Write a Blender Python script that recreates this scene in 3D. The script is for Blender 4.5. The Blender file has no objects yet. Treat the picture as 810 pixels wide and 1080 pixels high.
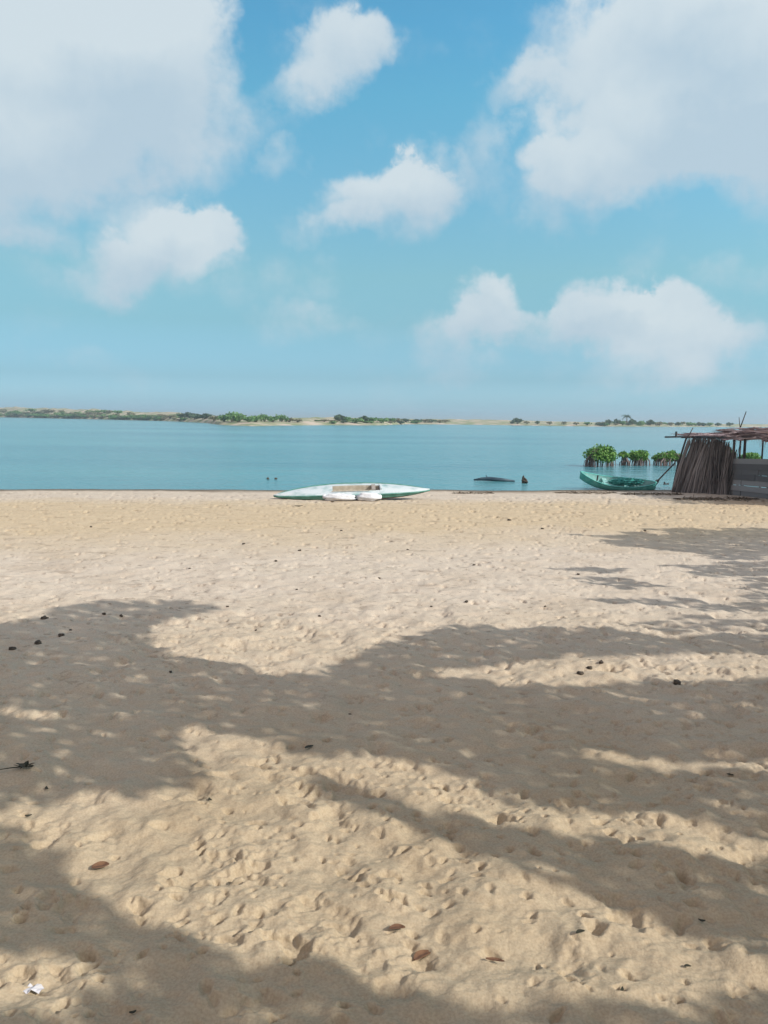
import bpy, math, random
import numpy as np
from mathutils import Vector, Matrix
random.seed(7); rng = np.random.default_rng(7)
S = bpy.context.scene
COL = S.collection
R = math.radians

# ------------------------------------------------------------------ camera
CAM_Z = 2.6; FPX = 816.0; PITCH = math.atan(98.5/FPX); ROLL = R(0.64)
f0 = Vector((0, math.cos(PITCH), -math.sin(PITCH))); r0 = Vector((1, 0, 0)); u0 = r0.cross(f0)
CR = r0*math.cos(ROLL) + u0*math.sin(ROLL); CU = -r0*math.sin(ROLL) + u0*math.cos(ROLL); CF = f0
cam = bpy.data.cameras.new('camera'); cam.sensor_fit = 'VERTICAL'; cam.sensor_height = 36; cam.lens = 36*FPX/1080
cam.clip_start = 0.05; cam.clip_end = 60000
co = bpy.data.objects.new('camera', cam); COL.objects.link(co); S.camera = co
m = Matrix((CR, CU, -CF)).transposed().to_4x4(); m.translation = (0, 0, CAM_Z); co.matrix_world = m

def ray(px, py):
    px = float(px); py = float(py)
    return ((px-405)*CR + (540-py)*CU + FPX*CF).normalized()
def at_z(px, py, z):
    d = ray(px, py); t = (z-CAM_Z)/d.z
    return Vector((0, 0, CAM_Z)) + d*t
def at_y(px, py, Y):
    d = ray(px, py); return Vector((0, 0, CAM_Z)) + d*(Y/d.y)

# ------------------------------------------------------------------ noise
_P = rng.permutation(4096).astype(np.int64); _V = rng.random(4096)
def vnoise(x, y, seed=0):
    xi = np.floor(x).astype(np.int64); yi = np.floor(y).astype(np.int64)
    fx = x-xi; fy = y-yi; fx = fx*fx*fx*(fx*(fx*6-15)+10); fy = fy*fy*fy*(fy*(fy*6-15)+10)
    def h(a, b): return _V[_P[(_P[(a+seed*131) & 4095] + b) & 4095]]
    return (h(xi, yi)*(1-fx)+h(xi+1, yi)*fx)*(1-fy) + (h(xi, yi+1)*(1-fx)+h(xi+1, yi+1)*fx)*fy
def fbm(x, y, o=4, seed=0):
    s = 0; a = 1; t = 0
    for i in range(o):
        s = s + a*vnoise(x*2**i+i*17.3, y*2**i+i*5.1, seed+i); t += a; a *= .5
    return s/t - .5

# ------------------------------------------------------------------ terrain profile
EDGE, TILT = 28.4, 0.107
PD = np.array([-500, 0, 8, 19, 23, 26, 28.4, 34, 60, 400]); PZ = np.array([.75, .52, .46, .36, .25, .10, 0, -.35, -1.6, -6.0])
def prof(x, y):
    d = y - TILT*x
    return np.interp(d, PD, PZ)
GR = {}
def ground(x, y):
    if GR:
        i = int(np.clip(np.searchsorted(GR['Y'], y), 1, len(GR['Y'])-1)); u = x/(1.0+.68*min(max(y, 0), 40)); j = int(np.clip(np.searchsorted(GR['s'], u), 1, len(GR['s'])-1))
        fy = (y-GR['Y'][i-1])/(GR['Y'][i]-GR['Y'][i-1]); fx = (u-GR['s'][j-1])/(GR['s'][j]-GR['s'][j-1]); Z = GR['Z']
        return float((Z[i-1, j-1]*(1-fx)+Z[i-1, j]*fx)*(1-fy)+(Z[i, j-1]*(1-fx)+Z[i, j]*fx)*fy)
    return float(prof(np.array(float(x)), np.array(float(y))))
def at(px, py):
    z = .3
    for _ in range(40):
        p = at_z(px, py, z); z = .5*z + .5*ground(p.x, p.y)
    p.z = ground(p.x, p.y); return p
def project(x, y, z):
    dx, dy, dz = x, y, z-CAM_Z
    a = dx*CR.x+dy*CR.y+dz*CR.z; b = dx*CU.x+dy*CU.y+dz*CU.z; c = dx*CF.x+dy*CF.y+dz*CF.z
    return 405+FPX*a/c, 540-FPX*b/c, c

# ------------------------------------------------------------------ materials
def mat(name, color, rough=.8, var=None, scale=3.0, detail=6, bump=0, bscale=20, stretch=None, metallic=0, spec=.3, contrast=(.35, .65), trans=0):
    M = bpy.data.materials.new(name); M.use_nodes = True; N = M.node_tree.nodes; L = M.node_tree.links
    b = N['Principled BSDF']; b.inputs['Base Color'].default_value = (*color, 1); b.inputs['Roughness'].default_value = rough
    b.inputs['Specular IOR Level'].default_value = spec; b.inputs['Metallic'].default_value = metallic
    tc = N.new('ShaderNodeTexCoord'); mp = N.new('ShaderNodeMapping'); L.new(tc.outputs['Object'], mp.inputs[0])
    if stretch: mp.inputs['Scale'].default_value = stretch
    if var:
        n = N.new('ShaderNodeTexNoise'); n.inputs['Scale'].default_value = scale; n.inputs['Detail'].default_value = detail
        L.new(mp.outputs[0], n.inputs['Vector'])
        r = N.new('ShaderNodeValToRGB'); r.color_ramp.elements[0].position = contrast[0]; r.color_ramp.elements[1].position = contrast[1]
        r.color_ramp.elements[0].color = (*color, 1); r.color_ramp.elements[1].color = (*var, 1)
        L.new(n.outputs['Fac'], r.inputs[0]); L.new(r.outputs[0], b.inputs['Base Color'])
    if bump:
        n2 = N.new('ShaderNodeTexNoise'); n2.inputs['Scale'].default_value = bscale; n2.inputs['Detail'].default_value = 8
        L.new(mp.outputs[0], n2.inputs['Vector'])
        bp = N.new('ShaderNodeBump'); bp.inputs['Strength'].default_value = bump; bp.inputs['Distance'].default_value = .02
        L.new(n2.outputs['Fac'], bp.inputs['Height']); L.new(bp.outputs[0], b.inputs['Normal'])
    return M

def leaf_mat(name, c1, c2, c3, rough=.5, trans=.25):
    """leaf colour varies from leaf to leaf (per-island random)"""
    M = bpy.data.materials.new(name); M.use_nodes = True; N = M.node_tree.nodes; L = M.node_tree.links
    b = N['Principled BSDF']; b.inputs['Roughness'].default_value = rough; b.inputs['Specular IOR Level'].default_value = .3
    g = N.new('ShaderNodeNewGeometry'); r = N.new('ShaderNodeValToRGB')
    r.color_ramp.elements[0].color = (*c1, 1); r.color_ramp.elements[1].color = (*c3, 1)
    e = r.color_ramp.elements.new(.5); e.color = (*c2, 1)
    L.new(g.outputs['Random Per Island'], r.inputs[0]); L.new(r.outputs[0], b.inputs['Base Color'])
    t = N.new('ShaderNodeBsdfTranslucent'); L.new(r.outputs[0], t.inputs['Color'])
    mx = N.new('ShaderNodeMixShader'); mx.inputs[0].default_value = trans
    L.new(b.outputs[0], mx.inputs[1]); L.new(t.outputs[0], mx.inputs[2]); L.new(mx.outputs[0], N['Material Output'].inputs['Surface'])
    return M

M = {}
M['bark'] = mat('bark', (.10, .075, .055), .9, (.17, .13, .10), 6, bump=.6, bscale=25)
M['tree_leaf'] = leaf_mat('tree_leaf', (.035, .07, .02), (.05, .10, .025), (.08, .12, .03))
M['mangrove_leaf'] = leaf_mat('mangrove_leaf', (.06, .17, .05), (.14, .31, .07), (.26, .44, .10))
M['mangrove_root'] = mat('mangrove_root', (.13, .10, .095), .9, (.24, .19, .18), 8)
M['shore_leaf'] = leaf_mat('shore_leaf', (.085, .20, .075), (.13, .27, .09), (.19, .33, .11))
M['shore_leaf_dry'] = leaf_mat('shore_leaf_dry', (.17, .19, .11), (.24, .24, .15), (.31, .29, .20))
M['shore_leaf_dark'] = leaf_mat('shore_leaf_dark', (.06, .11, .075), (.085, .14, .085), (.11, .17, .10))
M['green_paint'] = mat('green_paint', (.06, .21, .17), .45, (.15, .33, .29), 5, bump=.1, contrast=(.4, .7))
M['white_paint'] = mat('white_paint', (.56, .62, .64), .5, (.26, .40, .40), 3.5, 9, bump=.15, contrast=(.48, .72))
M['red_paint'] = mat('red_paint', (.10, .035, .03), .7, (.17, .07, .05), 7, bump=.2)
M['tan_wood'] = mat('tan_wood', (.42, .37, .29), .8, (.55, .50, .42), 9, bump=.3)
M['grey_wood'] = mat('grey_wood', (.22, .20, .18), .85, (.34, .31, .28), 7, bump=.4, bscale=30)
M['teal_paint'] = mat('teal_paint', (.07, .38, .35), .5, (.16, .50, .46), 5, bump=.15, contrast=(.4, .65))
M['cyan_inside'] = mat('cyan_inside', (.35, .58, .56), .6, (.18, .42, .40), 5, bump=.15)
M['net'] = mat('net', (.025, .20, .19), .9, (.07, .33, .29), 14, bump=.9, bscale=40)
M['sack'] = mat('sack', (.74, .75, .76), .7, (.58, .60, .64), 7, bump=.5, bscale=12)
M['dark_wood'] = mat('dark_wood', (.035, .034, .036), .85, (.085, .08, .08), 9, bump=.5, bscale=25)
M['wet_wood'] = mat('wet_wood', (.025, .05, .075), .4, (.05, .085, .11), 5, bump=.4)
M['reed'] = leaf_mat('reed', (.085, .078, .078), (.165, .15, .147), (.30, .275, .265), .9, .0)
M['plank'] = leaf_mat('plank', (.09, .093, .10), (.16, .165, .17), (.29, .295, .30), .9, .0)
M['thatch'] = leaf_mat('thatch', (.28, .22, .23), (.44, .36, .37), (.60, .51, .51), .9, .05)
M['roof_cloth'] = mat('roof_cloth', (.34, .25, .28), .8, (.48, .39, .41), 4, bump=.5)
M['dark_stone'] = mat('dark_stone', (.04, .032, .026), .85, (.10, .08, .06), 40)
M['dry_leaf'] = mat('dry_leaf', (.12, .06, .035), .8, (.20, .11, .06), 30, bump=.3)
M['dark_leaf'] = mat('dark_leaf', (.025, .028, .018), .8, (.06, .05, .03), 30, bump=.3)
M['paper'] = mat('paper', (.48, .47, .47), .7, (.6, .6, .65), 20, bump=.3)
M['seaweed'] = leaf_mat('seaweed', (.09, .07, .05), (.15, .12, .085), (.24, .19, .14), .8, 0)

# ------------------------------------------------------------------ mesh building
class MB:
    def __init__(s): s.v = []; s.f = []; s.m = []
    def add(s, vs, fs, mi=0):
        o = len(s.v); s.v += [tuple(p) for p in vs]; s.f += [tuple(i+o for i in f) for f in fs]; s.m += [mi]*len(fs)
    def tube(s, pts, rad, n=7, mi=0, cap=True):
        pts = [Vector(p) for p in pts]
        if not hasattr(rad, '__len__'): rad = [rad]*len(pts)
        vs = []; fs = []
        for i, p in enumerate(pts):
            a = pts[max(i-1, 0)]; b = pts[min(i+1, len(pts)-1)]; t = (b-a).normalized()
            x = t.orthogonal().normalized() if i == 0 else (x - t*x.dot(t)).normalized()
            y = t.cross(x)
            for k in range(n):
                an = 2*math.pi*k/n; vs.append(p + (x*math.cos(an)+y*math.sin(an))*rad[i])
        for i in range(len(pts)-1):
            for k in range(n):
                fs.append((i*n+k, i*n+(k+1) % n, (i+1)*n+(k+1) % n, (i+1)*n+k))
        if cap: fs += [tuple(range(n))[::-1], tuple((len(pts)-1)*n+k for k in range(n))]
        s.add(vs, fs, mi)
    def box(s, c, ax, ay, az, mi=0):
        c, ax, ay, az = Vector(c), Vector(ax), Vector(ay), Vector(az)
        vs = [c+ax*i+ay*j+az*k for i in (-1, 1) for j in (-1, 1) for k in (-1, 1)]
        s.add(vs, [(0, 1, 3, 2), (4, 6, 7, 5), (0, 4, 5, 1), (2, 3, 7, 6), (0, 2, 6, 4), (1, 5, 7, 3)], mi)
    def blob(s, c, rad, seed, nu=14, nv=9, rough=.25, mi=0, fr=1.6):
        c = Vector(c); vs = []; fs = []; rs = random.Random(seed); ph = [rs.uniform(0, 6.28) for _ in range(9)]
        for j in range(nv+1):
            th = math.pi*j/nv
            for i in range(nu):
                p = 2*math.pi*i/nu; d = Vector((math.sin(th)*math.cos(p), math.sin(th)*math.sin(p), math.cos(th)))
                k = 1 + rough*(math.sin(fr*2*d.x+ph[0])*math.sin(fr*2.3*d.y+ph[1]) + .6*math.sin(fr*4*d.z+ph[2]+2*d.x) + .4*math.sin(fr*6*d.x+ph[3])*math.sin(fr*5*d.z+ph[4]))
                vs.append(c + Vector((d.x*rad[0], d.y*rad[1], d.z*rad[2]))*k)
        for j in range(nv):
            for i in range(nu):
                fs.append((j*nu+i, (j+1)*nu+i, (j+1)*nu+(i+1) % nu, j*nu+(i+1) % nu))
        s.add(vs, fs, mi)
    def leaf(s, c, d, n, l, w, mi=0, fold=.15):
        d = Vector(d).normalized(); n = Vector(n); sd = d.cross(n)
        if sd.length < 1e-4: sd = d.orthogonal()
        sd.normalize(); n = sd.cross(d); c = Vector(c)
        s.add([c-d*l*.5, c-d*l*.1+sd*w*.5+n*w*fold, c+d*l*.3+sd*w*.36+n*w*fold, c+d*l*.5, c+d*l*.3-sd*w*.36+n*w*fold, c-d*l*.1-sd*w*.5+n*w*fold],
              [(0, 1, 2, 3), (0, 3, 4, 5)], mi)
    def build(s, name, mats, parent=None, smooth=False, loc=None):
        if not isinstance(mats, (list, tuple)): mats = [mats]
        me = bpy.data.meshes.new(name); me.from_pydata(s.v, [], s.f)
        for q in mats: me.materials.append(q)
        me.polygons.foreach_set('material_index', s.m)
        if smooth: me.polygons.foreach_set('use_smooth', [True]*len(s.f))
        me.update(); o = bpy.data.objects.new(name, me); COL.objects.link(o)
        if parent: o.parent = parent
        if loc is not None: o.location = loc
        return o
def rvec(r=random):
    while True:
        v = Vector((r.uniform(-1, 1), r.uniform(-1, 1), r.uniform(-1, 1)))
        if .05 < v.length < 1: return v.normalized()
def tag(o, label=None, cat=None, group=None, kind=None):
    if label: o['label'] = label
    if cat: o['category'] = cat
    if group: o['group'] = group
    if kind: o['kind'] = kind
    return o
def empty(name, loc, rz=0):
    o = bpy.data.objects.new(name, None); COL.objects.link(o); o.location = loc; o.rotation_euler = (0, 0, rz); o.empty_display_size = .3
    return o
def copy_tree(o, parent=None):
    c = o.copy(); COL.objects.link(c)
    if parent: c.parent = parent
    for ch in list(o.children): copy_tree(ch, c)
    return c

# ------------------------------------------------------------------ sun + sky
SUN_EL = R(35); SUN_H = Vector((.89, -.46, 0)).normalized()
SUN = Vector((SUN_H.x*math.cos(SUN_EL), SUN_H.y*math.cos(SUN_EL), math.sin(SUN_EL)))
sl = bpy.data.lights.new('sun', 'SUN'); sl.energy = 2.65; sl.angle = R(.5); sl.color = (1, .94, .86)
so = bpy.data.objects.new('sun', sl); COL.objects.link(so); so.rotation_euler = SUN.to_track_quat('Z', 'Y').to_euler(); so.location = (20, -20, 30)

W = bpy.data.worlds.new('World'); S.world = W; W.use_nodes = True
N = W.node_tree.nodes; L = W.node_tree.links
bg = N['Background']
def val(v):
    n = N.new('ShaderNodeValue'); n.outputs[0].default_value = v; return n.outputs[0]
def mth(op, a, b=None, c=None, clamp=False):
    n = N.new('ShaderNodeMath'); n.operation = op; n.use_clamp = clamp
    for i, x in enumerate((a, b, c)):
        if x is None: continue
        if isinstance(x, (int, float)): n.inputs[i].default_value = x
        else: L.new(x, n.inputs[i])
    return n.outputs[0]
sky = N.new('ShaderNodeTexSky'); sky.sky_type = 'NISHITA'; sky.sun_disc = False
sky.sun_elevation = SUN_EL; sky.sun_rotation = math.atan2(SUN.x, SUN.y)
sky.air_density = 1.0; sky.dust_density = 1.2; sky.ozone_density = 1.0
tc = N.new('ShaderNodeTexCoord'); sx = N.new('ShaderNodeSeparateXYZ'); L.new(tc.outputs['Generated'], sx.inputs[0])
U = mth('ARCTAN2', sx.outputs[0], sx.outputs[1]); V = mth('ARCSINE', sx.outputs[2])
cv = N.new('ShaderNodeCombineXYZ'); L.new(U, cv.inputs[0]); L.new(V, cv.inputs[1])
def noise(scale, detail, rough=.5, off=(0, 0, 0)):
    a = N.new('ShaderNodeVectorMath'); a.operation = 'ADD'; L.new(cv.outputs[0], a.inputs[0]); a.inputs[1].default_value = off
    n = N.new('ShaderNodeTexNoise'); n.inputs['Scale'].default_value = scale; n.inputs['Detail'].default_value = detail; n.inputs['Roughness'].default_value = rough
    L.new(a.outputs[0], n.inputs['Vector']); return n
wn = noise(10, 9, .6); ws = N.new('ShaderNodeVectorMath'); ws.operation = 'SUBTRACT'; L.new(wn.outputs['Color'], ws.inputs[0]); ws.inputs[1].default_value = (.5, .5, .5)
wsc = N.new('ShaderNodeVectorMath'); wsc.operation = 'SCALE'; L.new(ws.outputs[0], wsc.inputs[0]); wsc.inputs['Scale'].default_value = .13
pw = N.new('ShaderNodeVectorMath'); pw.operation = 'ADD'; L.new(cv.outputs[0], pw.inputs[0]); L.new(wsc.outputs[0], pw.inputs[1])
CL = [ # photo px centre, radii, weight  (clouds as directions on the sky)
 (50, 90, 125, 105, 1.1), (150, 85, 100, 90, 1.1), (20, 175, 90, 62, .5), (90, 20, 140, 70, 1.0), (110, 165, 55, 40, .3),
 (-60, 120, 120, 120, 1), (355, 58, 50, 40, 1.05), (315, 85, 42, 22, .3), (395, 55, 26, 34, .45),
 (172, 258, 68, 48, 1.1), (122, 280, 52, 36, .6), (200, 240, 40, 32, .6), (15, 250, 45, 18, .5), (80, 300, 70, 16, .25),
 (410, 212, 72, 42, 1.15), (455, 190, 48, 34, .7), (515, 150, 34, 52, .55), (350, 237, 50, 20, .5),
 (720, 60, 130, 95, 1.05), (665, 150, 85, 62, 1.1), (615, 195, 58, 48, 1.0), (790, 120, 80, 70, 1.1), (610, 60, 75, 50, .38), (553, 78, 36, 22, .5),
 (880, 60, 130, 120, 1.1), (790, 10, 120, 60, 1),
 (510, 322, 42, 42, 1.35), (482, 362, 46, 40, .8), (580, 345, 46, 22, .38), (640, 332, 50, 32, 1.1), (695, 338, 44, 30, .95), (745, 365, 60, 28, .38), (610, 350, 95, 30, .5), (715, 372, 80, 30, .45), (572, 328, 20, 12, .4),
 (300, 167, 26, 20, .5), (320, 350, 60, 24, .38), (798, 280, 55, 24, .5), (560, 400, 170, 22, .3), (700, 380, 150, 45, .4), (430, 60, 40, 26, .3), (260, 110, 60, 30, .35), (540, 190, 60, 60, .3), (250, 300, 120, 40, .22), (120, 380, 160, 20, .22), (790, 330, 90, 40, .3)]
dens = val(0); shade = val(0)
for (px, py, rx, ry, w) in CL:
    d = ray(px, py); cu = math.atan2(d.x, d.y); cvv = math.asin(d.z); ru = rx/FPX*1.18; rv = ry/FPX*1.12
    a = N.new('ShaderNodeVectorMath'); a.operation = 'MULTIPLY_ADD'; L.new(pw.outputs[0], a.inputs[0])
    a.inputs[1].default_value = (1/ru, 1/rv, 0); a.inputs[2].default_value = (-cu/ru, -cvv/rv, 0)
    dt = N.new('ShaderNodeVectorMath'); dt.operation = 'DOT_PRODUCT'; L.new(a.outputs[0], dt.inputs[0]); L.new(a.outputs[0], dt.inputs[1])
    k = mth('MULTIPLY', mth('SUBTRACT', 1.0, dt.outputs['Value'], clamp=True), w)
    dens = mth('ADD', dens, k)
    sh = N.new('ShaderNodeVectorMath'); sh.operation = 'DOT_PRODUCT'; L.new(a.outputs[0], sh.inputs[0]); sh.inputs[1].default_value = (.15, 1, 0)
    shade = mth('MULTIPLY_ADD', k, sh.outputs['Value'], shade)
dn = noise(11, 9, .6, (3.1, 1.7, .4)); dn2 = noise(7, 7, .55, (7.1, 2.7, .9))
dn3 = noise(4.5, 5, .5, (1.3, 9.2, .2)); dens = mth('ADD', dens, mth('MULTIPLY', mth('SUBTRACT', dn3.outputs['Fac'], .5), .8))
dd = mth('ADD', dens, mth('MULTIPLY', mth('SUBTRACT', dn.outputs['Fac'], .5), 1.5))
shr = N.new('ShaderNodeMapRange'); L.new(mth('ADD', shade, mth('MULTIPLY', mth('SUBTRACT', dn2.outputs['Fac'], .5), 1.9)), shr.inputs[0])
shr.inputs[1].default_value = -.5; shr.inputs[2].default_value = .55
alpha = N.new('ShaderNodeMapRange'); alpha.interpolation_type = 'SMOOTHSTEP'; L.new(dd, alpha.inputs[0])
alpha.inputs[1].default_value = .04; L.new(mth('MULTIPLY_ADD', mth('SUBTRACT', 1, shr.outputs[0]), .7, .78), alpha.inputs[2]); alpha.inputs[4].default_value = .92
ccol = N.new('ShaderNodeMix'); ccol.data_type = 'RGBA'; L.new(shr.outputs[0], ccol.inputs[0])
CLOUD_DK = (2.72, 3.38, 3.9); CLOUD_LT = (3.65, 4.1, 4.35); OVERHEAD_FILL = (4.15, 3.42, 3.35)
ccol.inputs[6].default_value = (*CLOUD_DK, 1); ccol.inputs[7].default_value = (*CLOUD_LT, 1)
# sky tint by elevation (a humid, turquoise sky)
er = N.new('ShaderNodeValToRGB'); L.new(mth('MULTIPLY', V, 1/R(40), clamp=True), er.inputs[0])
ce = er.color_ramp.elements; ce[0].color = (.72, 1.2, 1.95, 1); ce[1].color = (.5, 1.05, 1.08, 1); ce[1].position = 1
for dg, cc in ((1.0, (.516, .883, 1.389)), (2.85, (.38, .62, .88)), (6.76, (.43, .645, .68)), (10, (.53, .765, .705)), (15.9, (.576, .936, .876)), (21.3, (.537, 1.07, 1.0)), (25.5, (.497, 1.085, 1.08))):
    e_ = ce.new(dg/40); e_.color = (*cc, 1)
tint = N.new('ShaderNodeMix'); tint.data_type = 'RGBA'; tint.blend_type = 'MULTIPLY'; tint.inputs[0].default_value = 1
uf = N.new('ShaderNodeVectorMath'); uf.operation = 'SCALE'; L.new(sky.outputs[0], uf.inputs[0])
L.new(mth('MINIMUM', mth('MAXIMUM', mth('MULTIPLY_ADD', U, .30, 1.0), .86), 1.12), uf.inputs['Scale']); L.new(uf.outputs[0], tint.inputs[6]); L.new(er.outputs[0], tint.inputs[7])
fin = N.new('ShaderNodeMix'); fin.data_type = 'RGBA'; L.new(alpha.outputs[0], fin.inputs[0]); L.new(tint.outputs[2], fin.inputs[6]); L.new(ccol.outputs[2], fin.inputs[7])
# unseen broken cloud overhead and behind the camera, added to warm the fill light
hi = N.new('ShaderNodeMapRange'); hi.interpolation_type = 'SMOOTHSTEP'; L.new(mth('MAXIMUM', V, mth('MULTIPLY_ADD', mth('ABSOLUTE', U), .75, -.10)), hi.inputs[0])
hi.inputs[1].default_value = R(33); hi.inputs[2].default_value = R(62)
on = N.new('ShaderNodeTexNoise'); on.inputs['Scale'].default_value = 2.2; on.inputs['Detail'].default_value = 6; L.new(tc.outputs['Generated'], on.inputs['Vector'])
oa = N.new('ShaderNodeMapRange'); oa.interpolation_type = 'SMOOTHSTEP'; L.new(on.outputs['Fac'], oa.inputs[0]); oa.inputs[1].default_value = .30; oa.inputs[2].default_value = .55
ov = N.new('ShaderNodeMix'); ov.data_type = 'RGBA'; L.new(mth('MULTIPLY', mth('MULTIPLY', hi.outputs[0], oa.outputs[0]), .9), ov.inputs[0]); L.new(fin.outputs[2], ov.inputs[6]); ov.inputs[7].default_value = (*OVERHEAD_FILL, 1)
L.new(ov.outputs[2], bg.inputs['Color']); bg.inputs['Strength'].default_value = .11
S.view_settings.view_transform = 'Standard'; S.view_settings.look = 'None'; S.view_settings.exposure = .75; S.view_settings.gamma = 1

# ------------------------------------------------------------------ sand beach (one sheet)
def beach():
    ys_img = np.linspace(1230, 497, 1000); Ys = []
    Y0 = np.array([at_z(405, p, .4).y for p in ys_img])
    Y0 = np.concatenate([np.array([-120, -60, -30, -15, -8, -4, -2, -.8, 0, .5, .85]), Y0[Y0 > 1.0], np.array([44, 52, 62, 80, 110, 160, 260, 400])])
    Y0 = np.unique(np.sort(Y0)); core = np.linspace(-1, 1, 820)
    side = np.array([1.05, 1.12, 1.22, 1.35, 1.6, 2, 2.8, 4, 7, 14, 30, 60])
    s = np.concatenate([-side[::-1], core, side]); w = 1.0+.68*np.clip(Y0, 0, 40)
    X = s[None, :]*w[:, None]; Y = np.repeat(Y0[:, None], len(s), 1)
    Z = prof(X, Y)
    fade = np.clip((EDGE+.5-(Y-TILT*X))/3, 0, 1)
    fl = .35+.65*np.clip((13-Y)/7, 0, 1)
    Z = Z + fade*fl*(.10*fbm(X/3.2, Y/3.2, 3, 1) + .05*fbm(X/.8, Y/.8, 3, 9) + .064*fbm(X/.21, Y/.19, 2, 21) + .024*fbm(X/.075, Y/.07, 3, 41))
    Z = Z + .05*np.clip((Y-TILT*X-21)/4, 0, 1)*(fbm(X/5, Y/7, 3, 91))*np.clip((45-Y)/10, 0, 1)
    WX = fbm(X/.06, Y/.06, 3, 51)*.05; WY = fbm(X/.06, Y/.06, 3, 61)*.05
    # low wind ridges, lower right
    q = X*.35+Y*.94; rd = np.abs(fbm(q/.30+.6*fbm(X/.6, Y/.6, 2, 5), X/1.1, 2, 33))
    Z = Z - fade*.05*np.clip(.25-rd, 0, 1)*np.clip(1.2-np.abs(Y-2.9)/2, 0, 1)*np.clip((X+.3)/1.2, 0, 1)*2
    # trodden hollows
    n = 14000
    for i in range(n):
        if i < 6000: y = 1.6+rng.random()**1.2*6.5
        else: y = 4+rng.random()**.8*21
        x = (rng.random()*2-1)*(.75*y+.8)
        big = rng.random()
        if y < 9: dm = .3+.9*float(vnoise(np.array(x/1.3), np.array(y/1.3), 77))
        else: dm = .9
        if x < -.35*y+.2 and y < 6: dm *= .55
        if rng.random() > dm: continue
        rx = rng.uniform(.010, .023)+(.018*rng.random() if big > .8 else 0); ry = rx*rng.uniform(1.0, 1.6); rx *= .88; ry *= .88; a = rng.uniform(0, math.pi)
        if y > 8: k = min(1+(y-8)*.09, 2.4); rx *= k; ry *= k
        dep = rx*rng.uniform(.6, 1.4)*(1.25 if y > 8 else 1)
        if y < 9 and big < .10: rx = rng.uniform(.045, .075); ry = rx*rng.uniform(1.1, 2.0); dep = rng.uniform(.012, .026)
        R3 = 2.3*ry
        i0, i1 = np.searchsorted(Y0, [y-R3, y+R3]);
        if i1 <= i0: continue
        wl = 1.0+.68*max(y, 0); j0, j1 = np.searchsorted(s, [(x-R3)/wl-.02, (x+R3)/wl+.02])
        wk = min(rx/.022, 3); xs = X[i0:i1, j0:j1]-x+WX[i0:i1, j0:j1]*wk; yy = Y[i0:i1, j0:j1]-y+WY[i0:i1, j0:j1]*wk
        u = (xs*math.cos(a)+yy*math.sin(a))/rx; v = (-xs*math.sin(a)+yy*math.cos(a))/ry
        an = np.arctan2(v, u); wob = 1+.22*np.sin(2*an+i)+.16*np.sin(5*an+i*1.7)
        r2 = (u*u+v*v)*wob
        Z[i0:i1, j0:j1] += -dep*np.exp(-r2**1.6) + dep*.12*np.exp(-((np.sqrt(r2)-1.5)/.5)**2)*(1+.5*np.sin(np.arctan2(v, u)*2+i))
    GR.update(Y=Y0, s=s, Z=Z)
    nr, nc = X.shape
    co_ = np.stack([X, Y, Z], -1).reshape(-1, 3).astype(np.float32)
    idx = np.arange(nr*nc).reshape(nr, nc)
    q = np.stack([idx[:-1, :-1], idx[:-1, 1:], idx[1:, 1:], idx[1:, :-1]], -1).reshape(-1, 4)
    me = bpy.data.meshes.new('sand_beach'); me.vertices.add(len(co_)); me.vertices.foreach_set('co', co_.ravel())
    me.loops.add(q.size); me.loops.foreach_set('vertex_index', q.ravel().astype(np.int32))
    me.polygons.add(len(q)); me.polygons.foreach_set('loop_start', np.arange(0, q.size, 4, dtype=np.int32))
    me.polygons.foreach_set('use_smooth', np.ones(len(q), bool)); me.update(calc_edges=True); me.validate()
    o = bpy.data.objects.new('sand_beach', me); COL.objects.link(o)
    Mt = bpy.data.materials.new('sand'); Mt.use_nodes = True; N = Mt.node_tree.nodes; L = Mt.node_tree.links
    b = N['Principled BSDF']; b.inputs['Roughness'].default_value = .95; b.inputs['Specular IOR Level'].default_value = .12
    tc = N.new('ShaderNodeTexCoord')
    def nz(sc, de, st=(1, 1, 1), ro=.55):
        mp = N.new('ShaderNodeMapping'); mp.inputs['Scale'].default_value = st; L.new(tc.outputs['Object'], mp.inputs[0])
        n = N.new('ShaderNodeTexNoise'); n.inputs['Scale'].default_value = sc; n.inputs['Detail'].default_value = de; n.inputs['Roughness'].default_value = ro
        L.new(mp.outputs[0], n.inputs['Vector']); return n.outputs['Fac']
    def ramp(fac, stops):
        r = N.new('ShaderNodeValToRGB'); L.new(fac, r.inputs[0]); e = r.color_ramp.elements
        e[0].position, e[0].color = stops[0][0], (*stops[0][1], 1); e[1].position, e[1].color = stops[-1][0], (*stops[-1][1], 1)
        for p, c in stops[1:-1]: k = e.new(p); k.color = (*c, 1)
        return r.outputs[0]
    def mix(f, a, c, bt='MIX'):
        mx = N.new('ShaderNodeMix'); mx.data_type = 'RGBA'; mx.blend_type = bt
        if isinstance(f, (int, float)): mx.inputs[0].default_value = f
        else: L.new(f, mx.inputs[0])
        for i, x in ((6, a), (7, c)):
            if isinstance(x, tuple): mx.inputs[i].default_value = (*x, 1)
            else: L.new(x, mx.inputs[i])
        return mx.outputs[2]
    def mt(op, a, b=None, clamp=False):
        n = N.new('ShaderNodeMath'); n.operation = op; n.use_clamp = clamp
        for i, x in enumerate((a, b)):
            if x is None: continue
            if isinstance(x, (int, float)): n.inputs[i].default_value = x
            else: L.new(x, n.inputs[i])
        return n.outputs[0]
    sp = N.new('ShaderNodeSeparateXYZ'); L.new(tc.outputs['Object'], sp.inputs[0])
    near = ramp(nz(1.1, 7), [(.3, (.40, .32, .215)), (.52, (.465, .38, .262)), (.75, (.42, .34, .235))])
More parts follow.
